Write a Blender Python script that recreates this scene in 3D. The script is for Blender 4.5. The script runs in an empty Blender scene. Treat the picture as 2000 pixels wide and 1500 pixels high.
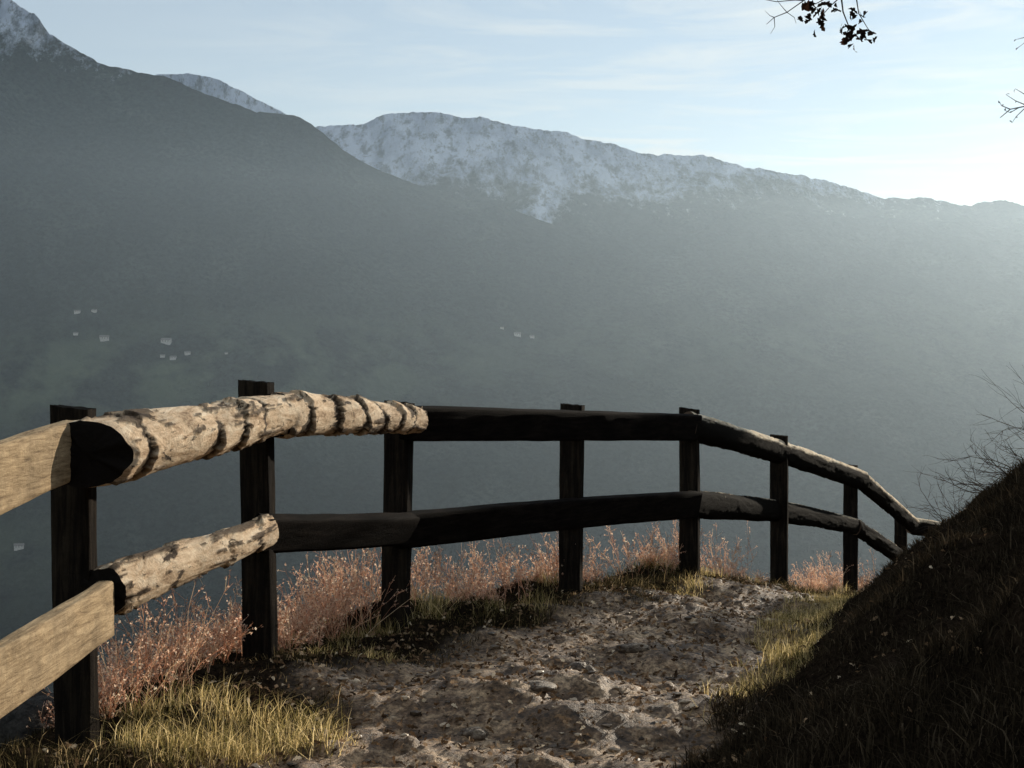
import bpy, math, random
import numpy as np
from mathutils import Vector, noise as mn
R=random.Random(7); NR=np.random.RandomState(11)
sc=bpy.context.scene
sc.view_settings.view_transform='Standard'; sc.view_settings.look='None'; sc.view_settings.exposure=0
EYE=1.4
SUN_AZ=36.0; SUN_EL=14.5
# ---------------------------------------------------------------- noise
def h2(ix,iy,seed):
    h=(ix.astype(np.int64)*374761393+iy.astype(np.int64)*668265263+seed*1442695041)&0xffffffff
    h=((h^(h>>13))*1274126177)&0xffffffff
    return ((h^(h>>16))&0xffff)/65535.0
def vn(x,y,seed=0):
    ix=np.floor(x);iy=np.floor(y);fx=x-ix;fy=y-iy
    fx=fx*fx*fx*(fx*(fx*6-15)+10);fy=fy*fy*fy*(fy*(fy*6-15)+10)
    a=h2(ix,iy,seed);b=h2(ix+1,iy,seed);c=h2(ix,iy+1,seed);d=h2(ix+1,iy+1,seed)
    return (a+(b-a)*fx+(c-a)*fy+(a-b-c+d)*fx*fy)*2-1
def fbm(x,y,o=4,seed=0):
    s=0;a=1;t=0
    for i in range(o):
        s=s+a*vn(x*2**i+i*17.3,y*2**i-i*9.1,seed+i);t+=a;a*=.5
    return s/t*1.5
def worley(x,y,seed=0):
    ix=np.floor(x);iy=np.floor(y);m=np.full(x.shape,9.0);hid=np.zeros(x.shape)
    for a in(-1,0,1):
        for b in(-1,0,1):
            cx=ix+a;cy=iy+b
            d=np.hypot(cx+h2(cx,cy,seed)-x,cy+h2(cx,cy,seed+5)-y)
            q=d<m;m=np.where(q,d,m);hid=np.where(q,h2(cx,cy,seed+9),hid)
    return m,hid
def sstep(a,b,x):
    t=np.clip((x-a)/(b-a),0,1);return t*t*(3-2*t)
# ---------------------------------------------------------------- terrain
FENCE=[(-1.75,-60),(-1.75,-5),(-1.7,2),(-1.62,5.2),(-1.2,6.9),(-.67,8.3),(.33,9.8),(1.24,11.2),(2.14,12.6),(3.12,14.4),(4.05,16.2),(6.5,18.3),(12,21),(25,25),(80,35),(3000,300)]
FOOT=[(0,-60),(.1,0),(.3,4),(.7,5.4),(1.26,7.1),(2.08,10),(2.85,12),(4.0,14),(6,16),(9,17.8),(15,20.5),(26,23.6),(80,33.5),(3000,290)]
def sdist(px,py,line):
    best=np.full(px.shape,1e18);sg=np.ones(px.shape);yn=np.zeros(px.shape)
    for (ax,ay),(bx,by) in zip(line[:-1],line[1:]):
        dx=bx-ax;dy=by-ay
        t=np.clip(((px-ax)*dx+(py-ay)*dy)/(dx*dx+dy*dy),0,1)
        d=(ax+t*dx-px)**2+(ay+t*dy-py)**2
        q=d<best;best=np.where(q,d,best)
        cr=dx*(py-ay)-dy*(px-ax)
        sg=np.where(q,np.where(cr>0,-1.,1.),sg);yn=np.where(q,ay+t*dy,yn)
    return np.sqrt(best)*sg,yn
def terrain(x,y,full=False):
    x=np.asarray(x,float);y=np.asarray(y,float)
    sf,yn=sdist(x,y,FENCE);sb,_=sdist(x,y,FOOT)
    zp=np.interp(yn,[-60,0,4.5,5.6,6.9,8.3,9.8,11.2,12.6,14.4,16.2,20,35,300],[0,.03,.06,.11,.18,.09,.08,-.03,-.32,-.6,-.95,-1.9,-4,-20])
    z=zp-.1*sstep(.15,.75,sf)
    z=z+np.interp(sb,[-1,-.15,.0,.15,.6,1.2,6,60,600,4000],[0,0,.03,.11,.45,.86,3.9,34,280,900])
    z=z-np.interp(-sf-.25,[0,.4,1,3,10,100,900,2000],[0,.16,.6,2.4,8.5,75,590,625])
    near=np.exp(-np.maximum(0,np.hypot(x,y-8)-14)/10)
    path=sstep(.38,.7,sf+.3*vn(x*2.3,y*2.3,3))*(1-sstep(-.22,.02,sb+.15*vn(x*3,y*3,4)))
    w,hid=worley(x*4.5,y*5.5,21);w2,hid2=worley(x*12,y*14,33)
    st=np.clip(.4-w,0,.12)*(hid>.72)*.16+np.clip(.45-w2,0,.15)*(hid2>.55)*.08
    z=z+near*(.075*fbm(x*1.2,y*1.6,2,1)+.018*fbm(x*4,y*5,2,2)*path+.008*fbm(x*4,y*6,3,2)+path*st+(1-path)*.03*fbm(x*4,y*4,3,8))
    z=z+near*sstep(.1,1.0,sb)*(.11*fbm(x*1.1,y*1.1,3,5)+.07*fbm(x*3.2,y*3.2,4,15))
    far=1-np.exp(-np.maximum(0,np.hypot(x,y)-40)/200)
    z=z+far*25*fbm(x/180,y/180,4,6)
    z=np.maximum(z,-625+4*fbm(x/300,y/300,2,7))
    return (z,sf,sb,path) if full else z
def tz(x,y): return float(terrain(np.array([x]),np.array([y]))[0])
def axis(a,b,step,lo,hi,g=1.1):
    v=list(np.arange(a,b,step));s=step;l=a;left=[]
    while l>lo: s*=g;l-=s;left.append(l)
    s=step;h=v[-1];right=[]
    while h<hi: s*=g;h+=s;right.append(h)
    return np.array(left[::-1]+v+right)
def link(o,parent=None,**kw):
    sc.collection.objects.link(o)
    if parent: o.parent=parent
    for k,v in kw.items(): o[k]=v
    return o
def grid_mesh(name,X,Y,Z,mat,attrs={}):
    ny,nx=X.shape
    me=bpy.data.meshes.new(name);co=np.stack([X,Y,Z],-1).reshape(-1,3).astype(np.float32)
    i=np.arange(ny*nx).reshape(ny,nx)
    q=np.stack([i[:-1,:-1],i[:-1,1:],i[1:,1:],i[1:,:-1]],-1).reshape(-1,4)
    me.vertices.add(len(co));me.vertices.foreach_set('co',co.ravel())
    me.loops.add(q.size);me.loops.foreach_set('vertex_index',q.ravel().astype(np.int32))
    me.polygons.add(len(q));me.polygons.foreach_set('loop_start',(np.arange(len(q))*4).astype(np.int32))
    me.polygons.foreach_set('loop_total',np.full(len(q),4,np.int32))
    me.polygons.foreach_set('use_smooth',np.ones(len(q),bool))
    me.update(calc_edges=True)
    for k,a in attrs.items():
        at=me.attributes.new(k,'FLOAT','POINT');at.data.foreach_set('value',a.ravel().astype(np.float32))
    me.materials.append(mat)
    return bpy.data.objects.new(name,me)
def mesh(name,v,f,mat,smooth=True,attrs={}):
    me=bpy.data.meshes.new(name);me.from_pydata([tuple(p) for p in v],[],f);me.update()
    if smooth: me.polygons.foreach_set('use_smooth',[True]*len(me.polygons))
    for k,a in attrs.items():
        at=me.attributes.new(k,'FLOAT','POINT');at.data.foreach_set('value',np.array(a,np.float32))
    me.materials.append(mat)
    return bpy.data.objects.new(name,me)
# ---------------------------------------------------------------- materials
class M:
    def __init__(s,name,spec=.2):
        s.m=bpy.data.materials.new(name);s.m.use_nodes=True;s.t=s.m.node_tree;s.n=s.t.nodes;s.l=s.t.links
        s.b=s.n['Principled BSDF'];s.b.inputs['Roughness'].default_value=.85
        s.b.inputs['Specular IOR Level'].default_value=spec
    def new(s,t,**kw):
        n=s.n.new(t)
        for k,v in kw.items(): setattr(n,k,v)
        return n
    def setv(s,sock,v):
        if isinstance(v,bpy.types.NodeSocket): s.l.new(v,sock)
        else: sock.default_value=v
    def coord(s,scale=(1,1,1),kind='Object'):
        c=s.new('ShaderNodeTexCoord');m=s.new('ShaderNodeMapping');s.l.new(c.outputs[kind],m.inputs[0])
        m.inputs['Scale'].default_value=scale;return m.outputs[0]
    def noise(s,vec,scale,detail=4,rough=.6,dist=0):
        n=s.new('ShaderNodeTexNoise');s.l.new(vec,n.inputs['Vector']);n.inputs['Scale'].default_value=scale
        n.inputs['Detail'].default_value=detail;n.inputs['Roughness'].default_value=rough;n.inputs['Distortion'].default_value=dist
        return n.outputs[0]
    def ramp(s,fac,stops):
        n=s.new('ShaderNodeValToRGB');s.l.new(fac,n.inputs[0]);e=n.color_ramp.elements
        while len(e)<len(stops): e.new(.5)
        for el,(p,c) in zip(e,stops): el.position=p;el.color=(*c,1) if len(c)==3 else c
        return n.outputs[0]
    def mix(s,fac,a,b,mode='MIX'):
        n=s.new('ShaderNodeMix');n.data_type='RGBA';n.blend_type=mode
        s.setv(n.inputs[0],fac)
        for sock,v in((n.inputs[6],a),(n.inputs[7],b)):
            if isinstance(v,tuple): sock.default_value=(*v,1)
            else: s.l.new(v,sock)
        return n.outputs[2]
    def math(s,op,a,b=0,clamp=False):
        n=s.new('ShaderNodeMath');n.operation=op;n.use_clamp=clamp
        s.setv(n.inputs[0],a);s.setv(n.inputs[1],b);return n.outputs[0]
    def attr(s,name):
        n=s.new('ShaderNodeAttribute');n.attribute_name=name;return n.outputs['Fac']
    def bump(s,h,strength=.5,dist=.01):
        n=s.new('ShaderNodeBump');s.l.new(h,n.inputs['Height']);n.inputs['Strength'].default_value=strength
        n.inputs['Distance'].default_value=dist;s.l.new(n.outputs[0],s.b.inputs['Normal'])
    def col(s,c): s.l.new(c,s.b.inputs['Base Color'])
G3=lambda v:(v,v,v)
# ground
m=M('ground_soil');c=m.coord()
n1=m.noise(c,3,6);n2=m.noise(c,45,5,.7);n3=m.noise(c,5,8,.78)
pathc=m.ramp(n3,[(.34,(.04,.025,.014)),(.48,(.2,.122,.068)),(.62,(.66,.46,.28))])
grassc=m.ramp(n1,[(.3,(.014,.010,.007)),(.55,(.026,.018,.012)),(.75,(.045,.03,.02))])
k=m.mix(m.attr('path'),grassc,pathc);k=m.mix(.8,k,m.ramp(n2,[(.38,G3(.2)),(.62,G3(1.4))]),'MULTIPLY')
m.col(k);m.bump(m.math('ADD',n2,n3),.8,.025);m.b.inputs['Roughness'].default_value=.6
m.l.new(m.math('MULTIPLY',m.attr('path'),.35),m.b.inputs['Specular IOR Level']);GROUND=m.m
def mountain_mat(name):
    m=M(name,.0);c=m.coord()
    f=m.noise(c,.006,9,.6);g=m.noise(c,.08,6,.75)
    forest=m.ramp(f,[(.35,(.008,.012,.011)),(.55,(.015,.021,.018)),(.72,(.032,.04,.033))])
    forest=m.mix(.9,forest,m.ramp(g,[(.38,G3(.1)),(.62,G3(2.2))]),'MULTIPLY')
    mead=m.math('MULTIPLY',m.attr('meadow'),m.math('MULTIPLY',m.math('SUBTRACT',m.noise(c,.009,5,.6),.42),6,True))
    forest=m.mix(mead,forest,m.mix(m.noise(c,.03,3),(.05,.08,.048),(.14,.17,.11)))
    s=m.new('ShaderNodeSeparateXYZ');m.l.new(c,s.inputs[0])
    big=m.noise(c,.006,6,.65);sm=m.noise(m.coord((1,.4,.4)),.035,9,.78)
    alt=m.math('ADD',m.math('SUBTRACT',s.outputs[2],m.attr('snowline')),m.math('MULTIPLY',m.math('SUBTRACT',big,.5),340))
    alt=m.math('ADD',alt,m.math('MULTIPLY',m.math('SUBTRACT',sm,.5),520))
    sn=m.math('MULTIPLY',alt,1/110,True)
    rock=m.ramp(m.noise(m.coord((1,.4,.4)),.03,9,.8),[(.42,G3(.3)),(.51,G3(1))])
    snc=m.ramp(m.noise(m.coord((1,.3,.3)),.016,8,.65),[(.38,(.3,.36,.48)),(.6,(.58,.66,.8))])
    m.col(m.mix(m.math('MULTIPLY',sn,rock),forest,snc));m.bump(m.math('ADD',m.math('MULTIPLY',f,3),g),.9,14);return m.m
MOUNT=mountain_mat('mountain_forest_and_snow')
# wood
def wood(name,pale,mid,dark,barkc=(.05,.035,.025),ax=(1,1,1),str_=.6,sc_=26,spec=.15,flake=False,cutc=None):
    m=M(name,spec);c=m.coord(ax)
    g=m.noise(c,sc_,7,.75,.6);b=m.noise(m.coord(),6,6,.7)
    k=m.ramp(g,[(.3,dark),(.47,mid),(.64,pale)])
    k=m.mix(.6,k,m.ramp(b,[(.36,G3(.5)),(.6,G3(1.15))]),'MULTIPLY')
    bf=m.attr('bark');h=m.math('ADD',g,m.noise(m.coord(),70,5,.7))
    if flake:
        fl=m.math('MULTIPLY',m.math('SUBTRACT',m.noise(m.coord((1,.4,1)),11,9,.72,1.2),.58),22,True)
        bf=m.math('MAXIMUM',bf,fl);h=m.math('ADD',h,m.math('MULTIPLY',fl,1.2))
    k=m.mix(bf,k,m.mix(m.noise(m.coord(),60,3),barkc,tuple(2.4*x for x in barkc)))
    k=m.mix(m.attr('cut'),k,cutc or tuple(.45*x for x in dark))
    m.col(k);m.bump(h,str_,.01);return m.m
LOGW=wood('peeled_log_wood',(.95,.78,.57),(.74,.54,.35),(.24,.135,.07),barkc=(.03,.019,.012),ax=(1,.14,1),str_=.7,flake=True,cutc=(.010,.0075,.006))  # cut ends near black: their unlit look is put into the colour
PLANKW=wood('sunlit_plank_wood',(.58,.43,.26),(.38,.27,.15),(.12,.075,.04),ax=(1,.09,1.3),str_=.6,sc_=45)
DARKW=wood('shaded_rail_wood',(.02,.015,.012),(.009,.007,.006),(.004,.0035,.003),ax=(.15,.15,1.3),spec=.02)  # rails facing away from the sun: shade put into the wood colour
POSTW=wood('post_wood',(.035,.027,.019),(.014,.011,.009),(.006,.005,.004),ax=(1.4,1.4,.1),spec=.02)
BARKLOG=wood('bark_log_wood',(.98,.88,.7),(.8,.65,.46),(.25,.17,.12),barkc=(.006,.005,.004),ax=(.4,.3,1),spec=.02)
# vegetation
def veg(name,stops,trans=.45):
    m=M(name);g=m.new('ShaderNodeNewGeometry')
    k=m.ramp(g.outputs['Random Per Island'],stops)
    d=m.new('ShaderNodeBsdfDiffuse');t=m.new('ShaderNodeBsdfTranslucent');x=m.new('ShaderNodeMixShader')
    m.l.new(k,d.inputs[0]);m.l.new(k,t.inputs[0]);x.inputs[0].default_value=trans
    m.l.new(d.outputs[0],x.inputs[1]);m.l.new(t.outputs[0],x.inputs[2])
    m.l.new(x.outputs[0],m.n['Material Output'].inputs[0]);return m.m
GRASS=veg('dry_grass_blades',[(0,(.08,.07,.022)),(.3,(.24,.2,.07)),(.65,(.64,.48,.21)),(1,(.98,.78,.42))],.68)
VERGE=veg('verge_grass_blades',[(0,(.018,.016,.008)),(.6,(.04,.032,.016)),(.88,(.16,.12,.055)),(1,(.75,.54,.28))],.5)
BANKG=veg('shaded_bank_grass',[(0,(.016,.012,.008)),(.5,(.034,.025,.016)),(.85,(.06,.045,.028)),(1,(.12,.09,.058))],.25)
WEED=veg('dry_weed_stems',[(0,(.32,.18,.12)),(.3,(.7,.42,.29)),(.65,(.95,.66,.48)),(1,(1,.88,.68))],.68)
LEAF=veg('oak_leaves',[(0,(.012,.009,.007)),(.8,(.025,.016,.012)),(1,(.12,.045,.02))],.12)
LITTER=veg('fallen_leaf_litter',[(0,(.05,.03,.018)),(.5,(.18,.11,.06)),(.85,(.42,.28,.17)),(1,(.85,.7,.5))],.2)
CANOPY=veg('canopy_leaves',[(0,(.04,.05,.02)),(1,(.1,.08,.03))],.15)
m=M('twig_bark');m.col(m.ramp(m.noise(m.coord(),30),[(.3,(.012,.010,.009)),(.7,(.038,.03,.024))]));TWIG=m.m
m=M('stone');gi=m.new('ShaderNodeNewGeometry');k=m.ramp(gi.outputs['Random Per Island'],[(0,(.05,.036,.025)),(.65,(.18,.125,.08)),(1,(.72,.57,.4))])
k=m.mix(.7,k,m.ramp(m.noise(m.coord(),30),[(.3,G3(.5)),(.7,G3(1.2))]),'MULTIPLY');m.col(k);m.bump(m.noise(m.coord(),50),.6,.01);m.b.inputs['Roughness'].default_value=.4;STONE=m.m
m=M('path_stone');m.col(m.ramp(m.noise(m.coord(),22,8,.75),[(.35,(.05,.038,.028)),(.5,(.18,.13,.09)),(.65,(.42,.34,.25))]));m.bump(m.noise(m.coord(),40,8,.75),1,.02);m.b.inputs['Roughness'].default_value=.5;PSTONE=m.m
m=M('outcrop_rock');m.col(m.ramp(m.noise(m.coord(),14,6,.7),[(.35,(.015,.014,.013)),(.65,(.1,.09,.08))]));m.bump(m.noise(m.coord(),25,6,.7),1,.03);DROCK=m.m
m=M('house_plaster');m.col(m.ramp(m.noise(m.coord(),.4),[(.3,(.4,.4,.39)),(.7,(.6,.6,.58))]));PLASTER=m.m
m=M('house_roof_tiles');m.col(m.ramp(m.noise(m.coord(),.6),[(.3,(.12,.115,.11)),(.7,(.24,.23,.22))]));ROOF=m.m
m=M('window_glass_dark');m.col(m.ramp(m.noise(m.coord(),1),[(.3,(.02,.02,.025)),(.7,(.04,.04,.05))]));m.b.inputs['Roughness'].default_value=.2;GLASS=m.m
# ---------------------------------------------------------------- ground
xs=axis(-2.6,4.4,.022,-9000,9000);ys=axis(4.3,13.6,.026,-3000,9000)
X,Y=np.meshgrid(xs,ys);Z,SF,SB,PA=terrain(X,Y,True)
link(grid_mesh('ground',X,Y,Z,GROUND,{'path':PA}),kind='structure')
# ---------------------------------------------------------------- mountains
def massif(name,ridge,D,fy,fz,seed,xlo,xhi,step,jag,snow):
    xx=axis(xlo,xhi,step,-7000,7000,1.12)
    tt=np.concatenate([np.linspace(-.6,0,16)[:-1],np.linspace(0,1,190)**1.25])
    rz=np.interp(xx,[p[0] for p in ridge],[p[1] for p in ridge])
    kern=np.array([1,2,3,2,1])/9;sharp=np.convolve(np.pad(rz,2,'edge'),kern,'valid')
    n=41;smooth=np.convolve(np.pad(rz,n//2,'edge'),np.hanning(n+2)[1:-1]/np.hanning(n+2).sum(),'valid')
    j1=sharp-smooth+jag*fbm(xx/45,xx*0+seed,4,seed)+jag*.35*vn(xx/9,xx*0,seed+3)
    if seed==40: j1=j1+22*np.abs(fbm(xx/38,xx*0+3.3,4,99))*sstep(-1180,-1300,xx)
    T,XX=np.meshgrid(tt,xx,indexing='ij')
    YY=D+(fy-D)*T
    ta=np.abs(T)
    RZ=smooth+0*T
    ZZ=RZ+(fz-RZ)*(ta*.97+.03*ta**2)+j1*np.exp(-ta*28)
    env=np.clip(ta*3.2,0,1)*np.clip((1-ta)*3,0.05,1)
    ZZ=ZZ+env*(16*fbm(XX/420,YY/600,4,seed+2))+np.clip(ta*20,0,1)*7*fbm(XX/70,YY/80,4,seed+4)
    up=np.clip(ta*14,0,1)*sstep(.5,.15,ta)
    ZZ=ZZ+up*13*(.4-np.abs(fbm(XX/150+.3*fbm(XX/200,YY/200,2,seed+9),YY/420,3,seed+6))*1.4)
    mead=np.exp(-((ZZ-60-.05*XX)/110)**2)*(.3+.7*sstep(100,-500,XX))+.7*np.exp(-((ZZ+330)/90)**2)*sstep(-700,-1100,XX)
    return grid_mesh(name,XX,YY,ZZ,MOUNT,{'snowline':snow(XX,YY),'meadow':mead}),(xx,tt,ZZ,D,fy)
def rp(D,pts,left,right):
    return left+[((a)*D,b*D) for a,b in pts]+right
# ridge profiles as (bearing tangent, elevation tangent) surveyed from the viewpoint, turned into metres at distance D
RA=rp(4100,[(-.333,.25),(-.33,.252),(-.3133,.2417),(-.309,.240),(-.3033,.229),(-.2833,.2173),(-.2667,.2087),(-.2467,.204),(-.2233,.2),(-.2,.1893),(-.1733,.1793),(-.1533,.176),(-.14,.175),(-.1267,.1667),(-.1067,.15),(-.0733,.1333),(-.0333,.1217),(0,.1145),(.025,.104),(.055,.09)],[(-7000,1500),(-2800,1300),(-2000,1200),(-1470,1070)],[(500,250),(1500,-100),(7000,-500)])
RB=rp(4500,[(-.2667,.196),(-.23,.2013),(-.21,.203),(-.19,.1983),(-.1733,.19),(-.15,.178),(-.1333,.1693),(-.12,.155)],[(-7000,500),(-2400,900)],[(-300,400),(2000,-300),(7000,-500)])
RC=rp(4700,[(-.1467,.163),(-.1267,.1673),(-.1,.169),(-.08,.176),(-.0533,.178),(-.0333,.174),(-.01,.1727),(0,.1683),(.0333,.164),(.0667,.1557),(.0833,.15),(.1267,.149),(.1433,.1433),(.1733,.1383),(.2067,.1317),(.24,.1217),(.2667,.1217),(.2967,.1167),(.32,.12),(.3333,.1167)],[(-7000,800),(-3000,760),(-1500,740)],[(2300,470),(5000,400),(7000,300)])
oa,GA=massif('mountain_slope',RA,4100,2500,-640,40,-1500,700,7,4,lambda x,y:865+0*x);link(oa,kind='structure')
ob,_=massif('mountain_dome',RB,4500,3300,-900,60,-1300,-400,8,3,lambda x,y:660+0*x);link(ob,kind='structure')
oc,GC=massif('mountain_ridge',RC,4700,2450,-640,80,-800,1650,7,5,lambda x,y:495+.055*(x+200)-130*np.exp(-((x-75-.25*(y-4150))/50)**2)+45*np.exp(-((x+60)/70)**2));link(oc,kind='structure')
# haze
def haze():
    x0,x1,y0,y1,z0,z1=-8500,8500,900,7800,-640,520
    v=[(x,y,z) for x in(x0,x1) for y in(y0,y1) for z in(z0,z1)]
    f=[(0,1,3,2),(4,6,7,5),(0,4,5,1),(2,3,7,6),(0,2,6,4),(1,5,7,3)]
    m=bpy.data.materials.new('valley_haze');m.use_nodes=True;t=m.node_tree;t.nodes.remove(t.nodes['Principled BSDF'])
    s=t.nodes.new('ShaderNodeVolumeScatter');s.inputs['Color'].default_value=(.62,.8,.97,1)
    s.inputs['Density'].default_value=1/9600;s.inputs['Anisotropy'].default_value=.6
    t.links.new(s.outputs[0],t.nodes['Material Output'].inputs['Volume'])
    link(mesh('haze',v,f,m,False),kind='structure')
haze()
# ---------------------------------------------------------------- houses on the slope
def gridz(G,x,y):
    xx,tt,ZZ,D,fy=G;t=(y-D)/(fy-D)
    if t>=1: return -640.
    i=int(np.clip(np.searchsorted(tt,t),1,len(tt)-1))
    a=(t-tt[i-1])/(tt[i]-tt[i-1]);return float(np.interp(x,xx,ZZ[i-1])*(1-a)+np.interp(x,xx,ZZ[i])*a)
def box(x0,x1,y0,y1,z0,z1):
    return [(x0,y0,z0),(x1,y0,z0),(x1,y1,z0),(x0,y1,z0),(x0,y0,z1),(x1,y0,z1),(x1,y1,z1),(x0,y1,z1)],[(0,3,2,1),(4,5,6,7),(0,1,5,4),(1,2,6,5),(2,3,7,6),(3,0,4,7)]
def house_parts():
    v,f=box(-11,11,-6,6,-8,4);v+=[(-11,0,7.5),(11,0,7.5)];f+=[(4,8,7),(5,6,9)]
    wall=mesh('wall',v,f,PLASTER,False)
    v=[(-12,-7.2,3.4),(12,-7.2,3.4),(12,0,7.9),(-12,0,7.9),(12,7.2,3.4),(-12,7.2,3.4)]
    v+=[(x,y,z+.6) for x,y,z in v];f=[(0,3,2,1),(3,5,4,2),(6,7,8,9),(9,8,10,11),(0,1,7,6),(5,11,10,4),(0,6,9,3),(3,9,11,5),(1,2,8,7),(2,4,10,8)]
    roof=mesh('roof',v,f,ROOF,False)
    wins=[]
    for zx in(-.4,1.9):
        for xx_ in(-6.5,0,6.5):
            v,f=box(xx_-.9,xx_+.9,-6.15,-5.9,zx,zx+1.3);wins.append(mesh('window',v,f,GLASS,False))
    return wall,roof,wins
hw=house_parts()
def place_house(tx,te,rot,s,lab,first=False):
    y=1600
    while y<4650:
        z=max(gridz(GA,tx*y,y),gridz(GC,tx*y,y))
        if z>EYE+te*y: break
        y+=4
    x=tx*y
    e=bpy.data.objects.new('house',None);link(e,label=lab,category='house',group='farmhouses on the mountainside')
    e.location=(x,y,z+1);e.rotation_euler=(0,0,rot);e.scale=(s,s,s)
    for p in [hw[0],hw[1]]+hw[2]:
        q=p if first else p.copy();link(q,e)
for i,(tx,te,rot,s) in enumerate([(-.283,.046,.2,.6),(-.272,.0465,-.3,.5),(-.2655,.0285,.5,.85),(-.284,.0315,.1,.45),(-.225,.0265,-.2,.95),(-.2113,.019,.4,.55),(-.2275,.0175,.1,.45),(-.2205,.0165,-.1,.6),(-.321,-.1065,.3,.8),(-.186,.0195,.3,.3)]):
    place_house(tx,te,rot,s,'white plastered farmhouse with grey gable roof on hazy slope',i==0)
for tx,te,rot,s in[(.0035,.0315,.2,.7),(-.0065,.036,0,.4),(.013,.030,.4,.45)]:
    place_house(tx,te,rot,s,'small pale farmhouse alone in a mountainside meadow')
# ---------------------------------------------------------------- sweep geometry for logs, rails, posts
def sweep(name,p0,p1,prof,mat,nk=40,ds=.02,bow=0,roll=0,endj=0,seed=0,capslant=0,shear=0):
    p0=Vector(p0);p1=Vector(p1);a=(p1-p0);L=a.length;a.normalize()
    up=Vector((0,0,1)) if abs(a.z)<.9 else Vector((-math.sin(roll),math.cos(roll),0))
    n=a.cross(up).normalized();u=n.cross(a).normalized()
    if abs(a.z)<.9 and roll: n,u=(n*math.cos(roll)+u*math.sin(roll)),(u*math.cos(roll)-n*math.sin(roll))
    ns=max(4,int(L/ds));v=[];f=[];bark=[];cut=[]
    for i in range(ns+1):
        t=i/ns;c=p0+a*(t*L)+u*(bow*math.sin(math.pi*t))
        for k in range(nk):
            th=2*math.pi*k/nk
            cn,cu,b=prof(t,th,t*L)
            j=0
            if i in(0,ns): j=endj*mn.noise(Vector((cn*30,cu*30,seed+i)))
            sl=capslant*cn if i==ns else 0
            if shear: sl+=(shear*cn+.03*mn.noise(Vector((cu*26,cn*26,seed))))*math.exp(-t*L/.22)
            q=c+n*cn+u*cu+a*(j+sl);v.append(q);bark.append(b);cut.append(0)
    for i in range(ns):
        for k in range(nk):
            k2=(k+1)%nk;f.append((i*nk+k,i*nk+k2,(i+1)*nk+k2,(i+1)*nk+k))
    for i,s in((0,1),(ns,-1)):
        ring=[v[i*nk+k] for k in range(nk)];cen=sum(ring,Vector())/nk
        b0=len(v)
        for fr in(1,.55):
            for k in range(nk):
                v.append(cen+(ring[k]-cen)*fr);bark.append(0);cut.append(1)
        v.append(cen);bark.append(0);cut.append(1);ci=len(v)-1
        for k in range(nk):
            k2=(k+1)%nk
            A=(b0+k,b0+nk+k,b0+nk+k2,b0+k2);B=(b0+nk+k,ci,b0+nk+k2)
            if s<0: A=A[::-1];B=B[::-1]
            f.append(A);f.append(B)
    return mesh(name,v,f,mat,True,{'bark':bark,'cut':cut})
def log_prof(r0,r1,seed,rings=0,barkth=.12,amp=.012,oval=.9,lit_top=None,saw=.03):
    def p(t,th,l):
        c,s=math.cos(th),math.sin(th)
        r=r0+(r1-r0)*t
        ed=min(1,l/.06+.3)
        r*=1+.035*mn.noise(Vector((c,s,l*1.8+seed)))
        b=mn.noise(Vector((c*1.9,s*1.9,l*2.6+seed*3)))+.45*mn.noise(Vector((c*5,s*5,l*9+seed*7)))+.3*mn.noise(Vector((c*12,s*12,l*24+seed*7)))
        b+=.22*max(0,s)-.1
        bk=1 if b>barkth+.03 else max(0,(b-barkth)/.03)
        r+=ed*(amp*bk+.003*mn.noise(Vector((c*4,s*4,l*4+seed)))+.002*mn.noise(Vector((c*14,s*14,l*10+seed)))+.0013*mn.noise(Vector((c*30,s*30,l*30+seed))))
        pa=bk*.85
        if rings:
            ph=(l*rings+.06*math.sin(th+seed)+.9*mn.noise(Vector((seed*1.7,0,l*1.9)))+.2*mn.noise(Vector((c*1.3,s*1.3,l*2+seed*5)))+.12*mn.noise(Vector((c*8,s*8,l*12))))
            fl=math.floor(ph);fr=ph-fl
            hh=.5+1.2*mn.noise(Vector((fl*3.71+c*.8,seed+s*.8,fl*1.3)))
            r+=ed*saw*max(0,min(1.1,hh))*((1-fr)**1.1)-.005
            if hh>.3 and fr>.86: pa=max(pa,.95)  # shadow under each step painted as a dark ring
        if lit_top is not None: pa=1-max(0,min(1,(s-lit_top+.4*(b-.1))*5))  # sunlight painted on: pale colour on the upper side, dark flanks
        return c*r*oval,s*r,pa
    return p
def rect_prof(w,h,seed,rough=.004,rd=6,warp=.006):
    def p(t,th,l):
        c,s=math.cos(th),math.sin(th)
        e=(abs(c)**rd+abs(s)**rd)**(-1/rd)
        x=c*e*w/2;y=s*e*h/2
        k=rough*mn.noise(Vector((c*5,s*5,l*4+seed)))+warp*mn.noise(Vector((s*.5,seed,l*1.5)))
        return x*(1+k/w*2),y*(1+k/h*2)+warp*mn.noise(Vector((seed,9,l*1.2))),0
    return p
fence=bpy.data.objects.new('wooden_fence',None);fence.location=(0,0,0)
link(fence,label='weathered wooden post and rail fence along the cliffside footpath',category='fence')
POSTS=[(-1.594,5.6,1.316),(-1.143,6.9,1.412),(-.614,8.3,1.303),(.385,9.8,1.269),(1.295,11.2,1.221),(2.192,12.6,.98),(3.173,14.4,.642),(4.1,16.2,-.01),(-1.66,3.9,1.25)]
dirs=[5,20,27,33,33,31,29,35,0]
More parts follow.
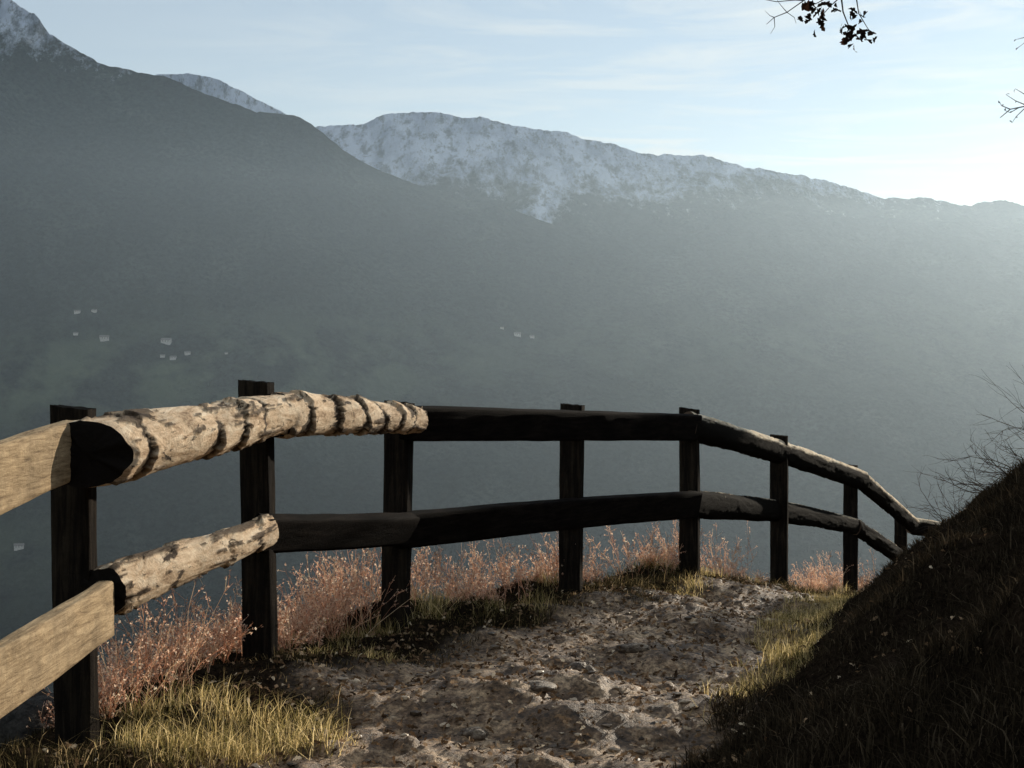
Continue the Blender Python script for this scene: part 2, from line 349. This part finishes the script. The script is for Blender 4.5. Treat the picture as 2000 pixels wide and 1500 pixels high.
for i,((x,y,zt),dg) in enumerate(zip(POSTS,dirs)):
    zb=tz(x,y)-.35
    lean=[.012,.02,-.02,-.012,0,0,0,0,0][i]
    w=[.136,.134,.136,.138,.138,.138,.132,.13,.15][i]
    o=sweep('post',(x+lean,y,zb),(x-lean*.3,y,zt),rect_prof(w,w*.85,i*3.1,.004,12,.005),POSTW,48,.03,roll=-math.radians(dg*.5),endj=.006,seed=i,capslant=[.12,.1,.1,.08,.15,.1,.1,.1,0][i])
    link(o,fence)
def rail(o,lab=None):
    link(o,fence)
    if lab:o['label']=lab
# top
rail(sweep('rail',(-1.60,3.2,1.02),(-1.57,5.46,1.160),rect_prof(.06,.215,1,.003,10,.006),PLANKW,48,.03),'sunlit flat sawn plank with straight brown grain')
rail(sweep('rail',(-1.50,5.38,1.155),(-1.02,6.92,1.270),log_prof(.120,.09,1.3,rings=3.0,barkth=.3,amp=.008,oval=1.12,saw=.022),LOGW,88,.009,endj=.012,seed=2,shear=.7),'thick pale log with peeling bark')
rail(sweep('rail',(-1.05,6.84,1.262),(-.50,8.22,1.205),log_prof(.104,.07,5.7,rings=4.6,barkth=.36,amp=.006,saw=.022),LOGW,88,.008,bow=.008,endj=.015,seed=4),'pale round log scalloped with dark notches')
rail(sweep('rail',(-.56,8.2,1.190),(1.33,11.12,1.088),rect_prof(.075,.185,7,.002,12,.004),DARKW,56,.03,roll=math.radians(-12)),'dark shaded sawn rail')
rail(sweep('rail',(1.27,11.08,1.10),(3.27,14.3,.50),log_prof(.102,.085,9.1,barkth=.05,amp=.006,oval=.7,lit_top=.5),BARKLOG,48,.02,bow=.02,endj=.01,seed=5),'bark covered log with bright top edge')
rail(sweep('rail',(3.24,14.26,.51),(4.22,16.1,-.09),log_prof(.08,.075,3.1,barkth=.05,oval=.7,lit_top=.4),BARKLOG,40,.03,seed=6))
rail(sweep('rail',(4.16,16.05,-.08),(5.9,17.6,-.42),log_prof(.08,.07,6.1,barkth=.05,oval=.7,lit_top=.4),BARKLOG,40,.03,seed=8))
# lower
rail(sweep('rail',(-1.46,3.2,.52),(-1.46,5.52,.593),rect_prof(.06,.2,3,.003,10,.006),PLANKW,48,.03),'sunlit flat sawn plank with straight brown grain')
rail(sweep('rail',(-1.475,5.55,.650),(-1.08,6.78,.750),log_prof(.088,.066,8.2,rings=2.4,barkth=.25,amp=.008,saw=.018),LOGW,80,.01,endj=.012,seed=9,shear=.4),'pale lower log with torn bark strips')
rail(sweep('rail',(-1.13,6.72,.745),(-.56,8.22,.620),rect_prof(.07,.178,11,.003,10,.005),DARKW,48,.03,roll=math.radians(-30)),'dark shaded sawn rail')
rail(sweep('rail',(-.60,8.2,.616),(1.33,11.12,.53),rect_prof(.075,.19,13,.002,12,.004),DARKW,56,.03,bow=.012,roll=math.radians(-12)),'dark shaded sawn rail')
rail(sweep('rail',(1.28,11.1,.53),(3.22,14.34,.065),log_prof(.1,.07,4.4,barkth=.05,amp=.006,oval=.6,lit_top=1.0),BARKLOG,48,.02,bow=.04,endj=.01,seed=12),'rough bark covered lower log')
rail(sweep('rail',(3.2,14.3,.07),(4.2,16.1,-.5),log_prof(.075,.07,2.2,barkth=.05,oval=.7,lit_top=.9),BARKLOG,40,.03,seed=13))
# ---------------------------------------------------------------- tubes / trees
def tube(v,f,pts,r0,r1,ns=5):
    b=len(v);n=len(pts)
    for i,p in enumerate(pts):
        p=Vector(p);d=(Vector(pts[min(i+1,n-1)])-Vector(pts[max(i-1,0)])).normalized()
        s=d.orthogonal().normalized();u=d.cross(s);r=r0+(r1-r0)*i/(n-1)
        for k in range(ns):
            a=2*math.pi*k/ns;v.append(p+s*(r*math.cos(a))+u*(r*math.sin(a)))
    for i in range(n-1):
        for k in range(ns):
            f.append((b+i*ns+k,b+i*ns+(k+1)%ns,b+(i+1)*ns+(k+1)%ns,b+(i+1)*ns+k))
def rv(s=1): return Vector((R.gauss(0,s),R.gauss(0,s),R.gauss(0,s)))
def grow(v,f,p,d,L,r,depth,tips,wig=.25,kids=3,gravity=0):
    pts=[Vector(p)];d=Vector(d).normalized();n=5
    for i in range(n):
        d=(d+rv(wig*.4)+Vector((0,0,gravity*.1))).normalized();pts.append(pts[-1]+d*L/n)
    tube(v,f,pts,r,r*.45,5 if r<.02 else 8)
    if depth==0: tips.append((pts[-1],d));return
    for j in range(kids):
        i=R.randint(2,n);dd=(d+rv(.55)).normalized()
        grow(v,f,pts[i],dd,L*R.uniform(.45,.75),r*.55,depth-1,tips,wig,kids,gravity)
    tips.append((pts[-1],d))
def leaf(v,f,p,d,L,w):
    d=d.normalized();s=d.orthogonal().normalized();s=(s+rv(.6));s=(s-d*s.dot(d)).normalized();n=d.cross(s)
    b=len(v);pr=[(0,.08),(.2,.5),(.32,.3),(.5,.95),(.62,.5),(.8,.7),(1,.05)]
    for t,q in pr:
        cu=n*(.25*L*math.sin(t*2.5));v.append(p+d*(t*L)+s*(q*w)+cu+n*(.25*w*q));v.append(p+d*(t*L)-s*(q*w)+cu+n*(.25*w*q))
    for i in range(len(pr)-1): f.append((b+2*i,b+2*i+1,b+2*i+3,b+2*i+2))
# oak on the bank, limb hanging over the path
tv,tf,lv,lf=[],[],[],[]
bx,by=4.9,9.9;bz=tz(bx,by)-.2
oak=bpy.data.objects.new('oak_tree',None);oak.location=(0,0,0)
link(oak,label='oak tree on the bank with nearly bare twigs and brown leaves',category='tree')
tube(tv,tf,[(bx,by,bz),(bx-.05,by,bz+1),(bx+.1,by,bz+2.3),(bx,by+.1,bz+3.6),(bx+.2,by,bz+5)],.2,.08,12)
tips=[]
for a in range(9):
    th=R.uniform(-1.4,1.0);z0=bz+R.uniform(2.6,5)
    grow(tv,tf,(bx+.05,by,z0),(math.cos(th)*.9,math.sin(th),.5),R.uniform(1.0,1.6),.05,2,tips,.3,3)
L1=[(bx+.05,by,bz+2.6),(3.9,9.5,4.5),(3.1,9.2,4.45),(2.5,9.05,4.15),(2.1,9,3.85),(1.93,9,3.66)]
tube(tv,tf,L1,.05,.01,7)
def twig(pts,r=.006): tube(tv,tf,[Vector(p) for p in pts],r,r*.35,4)
ends=[[(2.1,9,3.85),(1.96,9,3.7),(1.87,9.02,3.62),(1.80,9.02,3.54)],[(1.93,9,3.66),(1.94,9.0,3.58),(1.965,8.98,3.5),(1.985,8.98,3.42)],
 [(2.1,9,3.85),(2.01,8.97,3.66),(2.02,8.95,3.56),(2.08,8.95,3.46)],[(1.96,9,3.7),(1.86,8.98,3.67),(1.79,8.98,3.63),(1.73,9,3.61)]]
for e in ends:
    twig(e,.006)
    for k in range(2,4):
        for j in range(7):
            leaf(lv,lf,Vector(e[k])+rv(.03),Vector((R.gauss(0,.6),R.gauss(0,.6),-.6+R.gauss(0,.5))),R.uniform(.045,.08),R.uniform(.02,.032))
twig([(2.3,9,4.0),(1.95,9.05,3.8),(1.72,9.05,3.66),(1.62,9.05,3.59),(1.545,9.05,3.56),(1.5,9.05,3.52)],.006)
twig([(1.72,9.05,3.66),(1.66,9.0,3.65),(1.55,9,3.64),(1.47,9,3.655),(1.43,9,3.66)],.004)
twig([(1.62,9.05,3.59),(1.585,9.05,3.63),(1.56,9.05,3.665)],.003);twig([(1.62,9.05,3.59),(1.66,9.03,3.555),(1.67,9.03,3.52)],.003)
twig([(1.545,9.05,3.56),(1.52,9.05,3.57),(1.49,9.05,3.6)],.003);twig([(1.66,9,3.65),(1.6,9,3.68)],.003)
twig([(1.545,9.05,3.56),(1.545,9.03,3.5),(1.52,9.03,3.46)],.003)
twig([(4.2,9.5,4.2),(3.6,9.1,3.6),(3.2,9,3.12),(3.02,9,3.03),(2.92,9,3.01),(2.86,9,2.96)],.008)
for e in[[(3.02,9,3.03),(2.95,9,3.06),(2.9,9.02,3.1)],[(2.97,9,3.02),(2.92,9,2.99),(2.88,8.98,3.0)],[(3.02,9,3.03),(2.96,9.02,2.97),(2.93,9,2.93)],[(3.1,9,3.08),(3.0,9,3.1),(2.95,9,3.13)],[(2.92,9,3.01),(2.87,9,3.03),(2.85,9,3.06)],
         [(3.6,9.1,3.6),(3.2,9,3.5),(3.03,9,3.42),(2.965,9,3.37)],[(3.1,9,3.45),(3.0,9,3.43),(2.96,9,3.42)]]:
    twig(e,.004)
    for k in(-1,-2): leaf(lv,lf,Vector(e[k]),rv(1),R.uniform(.018,.03),.007)
for p,d in tips:
    if p.x>p.y/3+1.0 and p.z>3.2:
        for j in range(6): leaf(lv,lf,p+rv(.08),rv(1)+Vector((0,0,-.5)),.09,.03)
link(mesh('trunk',tv,tf,TWIG),oak);link(mesh('crown',lv,lf,LEAF),oak)
# bare shrubs on the bank
for i,(x,y,nst,hh) in enumerate([(3.15,9.3,9,.34),(3.4,9.8,10,.4),(2.95,9.3,6,.26),(3.4,9.1,10,.38),(3.05,9.9,7,.3)]):
    v,f,tp=[],[],[];z=tz(x,y)-.03
    for k in range(nst):
        d=Vector((-.95+R.gauss(0,.4),R.gauss(0,.3),.38+R.gauss(0,.24)))
        grow(v,f,(x+R.gauss(0,.1),y+R.gauss(0,.1),z),d,hh*R.uniform(.5,1.15),.0036,2,tp,.32,3,gravity=.1)
    link(mesh('shrub',v,f,TWIG),label='leafless thorny shrub with tangled twigs on the bank',category='shrub',group='bare shrubs on the bank')
# trees beyond the bend (their shade falls on the bank, the path and the verge)
def slope_tree(z0,z1,L0,L1,n,nl,tr=.12):
    v,f,tp=[],[],[];tube(v,f,[(0,0,-1),(0,.1*tr*8,z1*.35),(.06,0,z1*.7),(.05,0,z1)],tr,.03,9)
    for k in range(n):
        th=R.uniform(0,6.28);grow(v,f,(.05,0,R.uniform(z0,z1)),(math.cos(th),math.sin(th),.25),R.uniform(L0,L1),tr*.33,2,tp,.3,3)
    a,b=[],[]
    for p,d in tp:
        for j in range(nl): leaf(a,b,p+rv(.12),rv(1),.14,.06)
    return mesh('trunk',v,f,TWIG),mesh('crown',a,b,CANOPY)
T0=slope_tree(3,9,1.0,1.7,16,11)
def put_tree(parts,x,y,r,s,first):
    e=bpy.data.objects.new('slope_tree',None);link(e,label='leafy brown-green tree on the slope beyond the path bend',category='tree',group='trees below the path bend')
    e.location=(x,y,tz(x,y));e.rotation_euler=(0,0,r);e.scale=(s,s,s)
    for p in parts:
        q=p if first else p.copy();link(q,e)
for i,(x,y,r,s) in enumerate([(14.2,20.4,0,.9),(17.5,23.0,2.1,1.),(13.1,19.2,4,.72)]):
    put_tree(T0,x,y,r,s,i==0)
gx,gy=8.35,20.0;top=4.5-tz(gx,gy)
put_tree(slope_tree(top-.8,top-.3,.35,.6,9,6),gx,gy,0,1,True)
for (gx,gy,zt,lo) in((5.95,15.7,2.35,.35),(6.75,16.25,3.0,.6)):
    top=zt-tz(gx,gy);put_tree(slope_tree(top*lo,top-.1,.16,.26,12,4,.05),gx,gy,0,1,True)
# ---------------------------------------------------------------- grass
def blades(name,px,py,h,lean,w,mat,dz=0):
    n=len(px);z=terrain(px,py)-.01+dz
    a=NR.uniform(0,6.283,n);la=NR.uniform(0,6.283,n);ll=np.abs(NR.normal(0,1,n))*lean*h
    B=np.stack([px,py,z],1);S=np.stack([np.cos(a),np.sin(a),0*a],1)*w[:,None]
    Ld=np.stack([np.cos(la)*ll,np.sin(la)*ll,0*a],1);U=np.stack([0*a,0*a,h],1)
    V=np.stack([B-S,B+S,B+Ld*.3+U*.55+S*.7,B+Ld*.3+U*.55-S*.7,B+Ld+U*(1-.25*np.minimum(1,ll/h))[:,None]],1).reshape(-1,3)
    i=np.arange(n)*5
    me=bpy.data.meshes.new(name);me.vertices.add(5*n);me.vertices.foreach_set('co',V.ravel().astype(np.float32))
    lp=np.stack([i,i+1,i+2,i+3,i+3,i+2,i+4],1).ravel().astype(np.int32)
    me.loops.add(7*n);me.loops.foreach_set('vertex_index',lp)
    ls=np.stack([np.arange(n)*7,np.arange(n)*7+4],1).ravel().astype(np.int32)
    me.polygons.add(2*n);me.polygons.foreach_set('loop_start',ls);me.polygons.foreach_set('loop_total',np.tile([4,3],n).astype(np.int32))
    me.update(calc_edges=True);me.materials.append(mat)
    return link(bpy.data.objects.new(name,me),kind='stuff')
def scatter(n,x0,x1,y0,y1,cond):
    x=NR.uniform(x0,x1,n);y=NR.uniform(y0,y1,n);_,sf,sb,pa=terrain(x,y,True);k=cond(x,y,sf,sb,pa,NR.uniform(0,1,n));return x[k],y[k]
x,y=scatter(380000,-3.2,6,4,17,lambda x,y,sf,sb,pa,r:(sf>-1.3)&(sf<.85)&(pa<.55)&(sb<-.1)&(r<.5+.5*(fbm(x*2.5,y*2.5,2,50)>.0)))
tall=.03+.07*np.clip(fbm(x*1.8,y*1.8,3,51)+.3,0,1)
blades('verge_grass',x,y,tall*NR.uniform(.5,1.6,len(x)),1.1,NR.uniform(.001,.0026,len(x)),VERGE)
cx,cy=scatter(640,-2.2,6,4.6,15,lambda x,y,sf,sb,pa,r:((sf>-.5)&(sf<.45)&(fbm(x*1.5,y*1.5,2,77)>.0))|((sb>-.26)&(sb<.1)&(y>6.8)))
ex=np.array([-1.35,-1.2,-1.05,-.95,-1.3,-1.15,-.85,-.8,-1.0,-.7,-1.1,-.9]);ey=np.array([5.45,5.4,5.5,5.75,5.65,5.3,5.6,5.9,5.35,5.5,5.8,5.4])
cx=np.concatenate([cx,ex,ex+.05]);cy=np.concatenate([cy,ey,ey+.08])
nb=110;px=np.repeat(cx,nb)+NR.normal(0,.055,len(cx)*nb);py=np.repeat(cy,nb)+NR.normal(0,.055,len(cx)*nb)
hs=np.repeat(NR.uniform(.05,.16,len(cx)),nb)*NR.uniform(.4,1.2,len(px))
blades('grass_tussocks',px,py,hs,1.0,NR.uniform(.0008,.0022,len(px)),GRASS)
x,y=scatter(170000,.3,5,5,15,lambda x,y,sf,sb,pa,r:(sb>-.24+.16*fbm(x*3,y*3,2,70))&(sb<.12)&(r<sstep(5.8,7.2,y)))
blades('foot_grass',x,y,NR.uniform(.03,.11,len(x)),.9,NR.uniform(.0009,.0024,len(x)),GRASS)
x,y=scatter(560000,-.3,6.5,2.5,15,lambda x,y,sf,sb,pa,r:(sb>np.where(y<6.6,-.12,.1)+.1*fbm(x*3,y*3,2,71))&(sb<4.5)&(x<y*.37+.4))
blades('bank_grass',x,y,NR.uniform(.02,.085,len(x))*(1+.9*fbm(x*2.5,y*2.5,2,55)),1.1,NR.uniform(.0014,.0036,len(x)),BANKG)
# dry weeds behind fence
wx,wy=scatter(16000,-3,5,5.8,16.5,lambda x,y,sf,sb,pa,r:(sf>-.9)&(sf<-.0)&(r<.08+.7*(fbm(x*1.6,y*1.6,2,60)>-.1)))
v,f=[],[]
wz=terrain(wx,wy);wh=np.clip(.23+.24*fbm(wx*2.1,wy*2.1,2,61),.08,.45)
for X_,Y_,Z_,H_ in list(zip(wx,wy,wz,wh))[:3300]:
    H=H_*R.uniform(.4,1.3)
    for s in range(R.randint(2,4)):
        p=Vector((X_,Y_,Z_-.02));d=Vector((R.gauss(0,.32),R.gauss(0,.32),1)).normalized();pts=[p]
        for i in range(4): d=(d+rv(.13)).normalized();pts.append(pts[-1]+d*H/4)
        tube(v,f,pts,.0014,.0008,3)
        for i in range(8):
            q=pts[1+min(3,int(R.random()*4))].lerp(pts[min(4,2+int(R.random()*3))],R.random())
            dd=(d+rv(.5)).normalized();L=R.uniform(.03,.07);e=q+dd*L
            tube(v,f,[q,e],.001,.0006,3)
            for j in range(4):
                c=q.lerp(e,R.uniform(.4,1.1))+rv(.003);a=rv(1).normalized()*R.uniform(.003,.0085);b=rv(1).normalized()*R.uniform(.0025,.0065)
                k=len(v);v+= [c-a,c+b,c+a,c-b];f.append((k,k+1,k+2,k+3))
link(mesh('dry_weeds',v,f,WEED,False),kind='stuff')
# stones and leaves
ico=[(Vector(p).normalized()) for p in [(0,0,1),(.9,0,.4),(.28,.85,.4),(-.72,.53,.4),(-.72,-.53,.4),(.28,-.85,.4),(.72,.53,-.4),(-.28,.85,-.4),(-.9,0,-.4),(-.28,-.85,-.4),(.72,-.53,-.4),(0,0,-1)]]
icf=[(0,1,2),(0,2,3),(0,3,4),(0,4,5),(0,5,1),(1,6,2),(2,7,3),(3,8,4),(4,9,5),(5,10,1),(2,6,7),(3,7,8),(4,8,9),(5,9,10),(1,10,6),(6,11,7),(7,11,8),(8,11,9),(9,11,10),(10,11,6)]
x,y=scatter(8000,-1.5,4.5,4.6,15,lambda x,y,sf,sb,pa,r:(pa>.5))
z=terrain(x,y);v,f=[],[]
for X_,Y_,Z_ in zip(x,y,z):
    s=.005+.02*R.random()**4;b=len(v);e=(R.uniform(.7,1.6),R.uniform(.7,1.3),R.uniform(.35,.7));ca=R.uniform(0,6.3)
    for q in ico:
        k=1+R.uniform(-.25,.25);a=Vector((q.x*e[0],q.y*e[1],q.z*e[2]))*s*k
        v.append((X_+a.x*math.cos(ca)-a.y*math.sin(ca),Y_+a.x*math.sin(ca)+a.y*math.cos(ca),Z_+a.z+s*.1))
    f+=[tuple(b+i for i in t) for t in icf]
link(mesh('gravel',v,f,STONE,False),kind='stuff')
x,y=scatter(60000,-1.6,5.5,4.2,15,lambda x,y,sf,sb,pa,r:(sf>0)&(sb<.9)&(r<np.where(sb>.1,.08,.6)))
z=terrain(x,y);v,f=[],[]
for X_,Y_,Z_ in zip(x,y,z):
    d=Vector((R.gauss(0,1),R.gauss(0,1),R.gauss(0,.5)));leaf(v,f,Vector((X_,Y_,Z_+.008)),d,R.uniform(.015,.045),R.uniform(.006,.012))
link(mesh('fallen_leaves',v,f,LITTER,False),kind='stuff')
# rocks
def rock(x,y,sx,sy,sz,seed,lab,mat=STONE,dz=0):
    v,f=[],[];nu,nv=48,30
    for j in range(nv+1):
        ph=math.pi*j/nv
        for i in range(nu):
            th=2*math.pi*i/nu;d=Vector((math.sin(ph)*math.cos(th),math.sin(ph)*math.sin(th),math.cos(ph)))
            k=1+.4*mn.noise(d*1.5+Vector((seed,0,0)))+.2*abs(mn.noise(d*3.5+Vector((0,seed,0))))+.1*mn.noise(d*9+Vector((0,seed,0)))
            k=min(k,1.06);v.append((d.x*k*sx,d.y*k*sy,d.z*k*sz))
    for j in range(nv):
        for i in range(nu): f.append((j*nu+i,(j+1)*nu+i,(j+1)*nu+(i+1)%nu,j*nu+(i+1)%nu))
    o=mesh('rock',v,f,mat);o.location=(x,y,tz(x,y)+sz*.1+dz);link(o,label=lab,category='rock',group='stones along the footpath')
rock(.31,7.15,.08,.06,.06,1,'angular grey stone embedded in the footpath',PSTONE)
rock(-1.98,6.0,.3,.3,.22,2,'large dark rock outcrop beside the fence post',DROCK)
rock(.62,7.9,.09,.06,.025,3,'flat stone embedded in the dirt footpath',PSTONE)
rock(.1,6.3,.08,.07,.022,4,'flat stone embedded in the dirt footpath',PSTONE)
rock(-.15,5.9,.06,.05,.025,5,'flat stone embedded in the dirt footpath',PSTONE)
# ---------------------------------------------------------------- world, sun, camera
w=bpy.data.worlds.new('World');sc.world=w;w.use_nodes=True;t=w.node_tree;bg=t.nodes['Background'];N=t.nodes.new;LK=t.links.new
sky=N('ShaderNodeTexSky');sky.sky_type='NISHITA';sky.sun_disc=False
sky.sun_elevation=math.radians(SUN_EL);sky.sun_rotation=math.radians(SUN_AZ);sky.altitude=900
sky.air_density=1;sky.dust_density=.04;sky.ozone_density=1.0
tc=N('ShaderNodeTexCoord');sp=N('ShaderNodeSeparateXYZ');LK(tc.outputs['Generated'],sp.inputs[0])
def wm(op,a,b,cl=False):
    n=N('ShaderNodeMath');n.operation=op;n.use_clamp=cl
    for s_,q in((n.inputs[0],a),(n.inputs[1],b)):
        if isinstance(q,(int,float)): s_.default_value=q
        else: LK(q,s_)
    return n.outputs[0]
zz=wm('MAXIMUM',sp.outputs[2],.03)
cb=N('ShaderNodeCombineXYZ');LK(wm('DIVIDE',sp.outputs[0],zz),cb.inputs[0]);LK(wm('DIVIDE',sp.outputs[1],zz),cb.inputs[1])
mp=N('ShaderNodeMapping');LK(cb.outputs[0],mp.inputs[0]);mp.inputs['Rotation'].default_value=(0,0,.6);mp.inputs['Scale'].default_value=(.7,1.3,1);mp.inputs['Location'].default_value=(.3,.9,0)
n1=N('ShaderNodeTexNoise');LK(mp.outputs[0],n1.inputs['Vector']);n1.inputs['Scale'].default_value=1.3;n1.inputs['Detail'].default_value=9;n1.inputs['Roughness'].default_value=.6;n1.inputs['Distortion'].default_value=1.6
n2=N('ShaderNodeTexNoise');LK(cb.outputs[0],n2.inputs['Vector']);n2.inputs['Scale'].default_value=.4;n2.inputs['Detail'].default_value=2
east=wm('ADD',wm('MULTIPLY',sp.outputs[0],2.0),.55,True)
cl=wm('MULTIPLY',wm('MULTIPLY',wm('MULTIPLY',wm('SUBTRACT',n1.outputs[0],.43),5,True),wm('MULTIPLY',wm('SUBTRACT',n2.outputs[0],.3),5,True)),east)
mx=N('ShaderNodeMix');mx.data_type='RGBA';LK(wm('ADD',wm('MULTIPLY',cl,.5),.32),mx.inputs[0]);LK(sky.outputs[0],mx.inputs[6])
SKYS=.12
mx.inputs[7].default_value=(.80/SKYS,.85/SKYS,.84/SKYS,1)
LK(mx.outputs[2],bg.inputs[0]);bg.inputs[1].default_value=SKYS
sd=Vector((math.sin(math.radians(SUN_AZ))*math.cos(math.radians(SUN_EL)),math.cos(math.radians(SUN_AZ))*math.cos(math.radians(SUN_EL)),math.sin(math.radians(SUN_EL))))
sl=bpy.data.lights.new('sun','SUN');sl.energy=5;sl.angle=math.radians(.5);sl.color=(1,.91,.76)
so=bpy.data.objects.new('sun',sl);so.rotation_euler=(-sd).to_track_quat('-Z','Y').to_euler();so.location=sd*50;sc.collection.objects.link(so)
cd=bpy.data.cameras.new('camera');cd.lens=54;cd.sensor_width=36;cd.clip_end=30000;cd.clip_start=.1
co=bpy.data.objects.new('camera',cd);co.location=(0,0,EYE);co.rotation_euler=(math.radians(90),0,0);sc.collection.objects.link(co);sc.camera=co
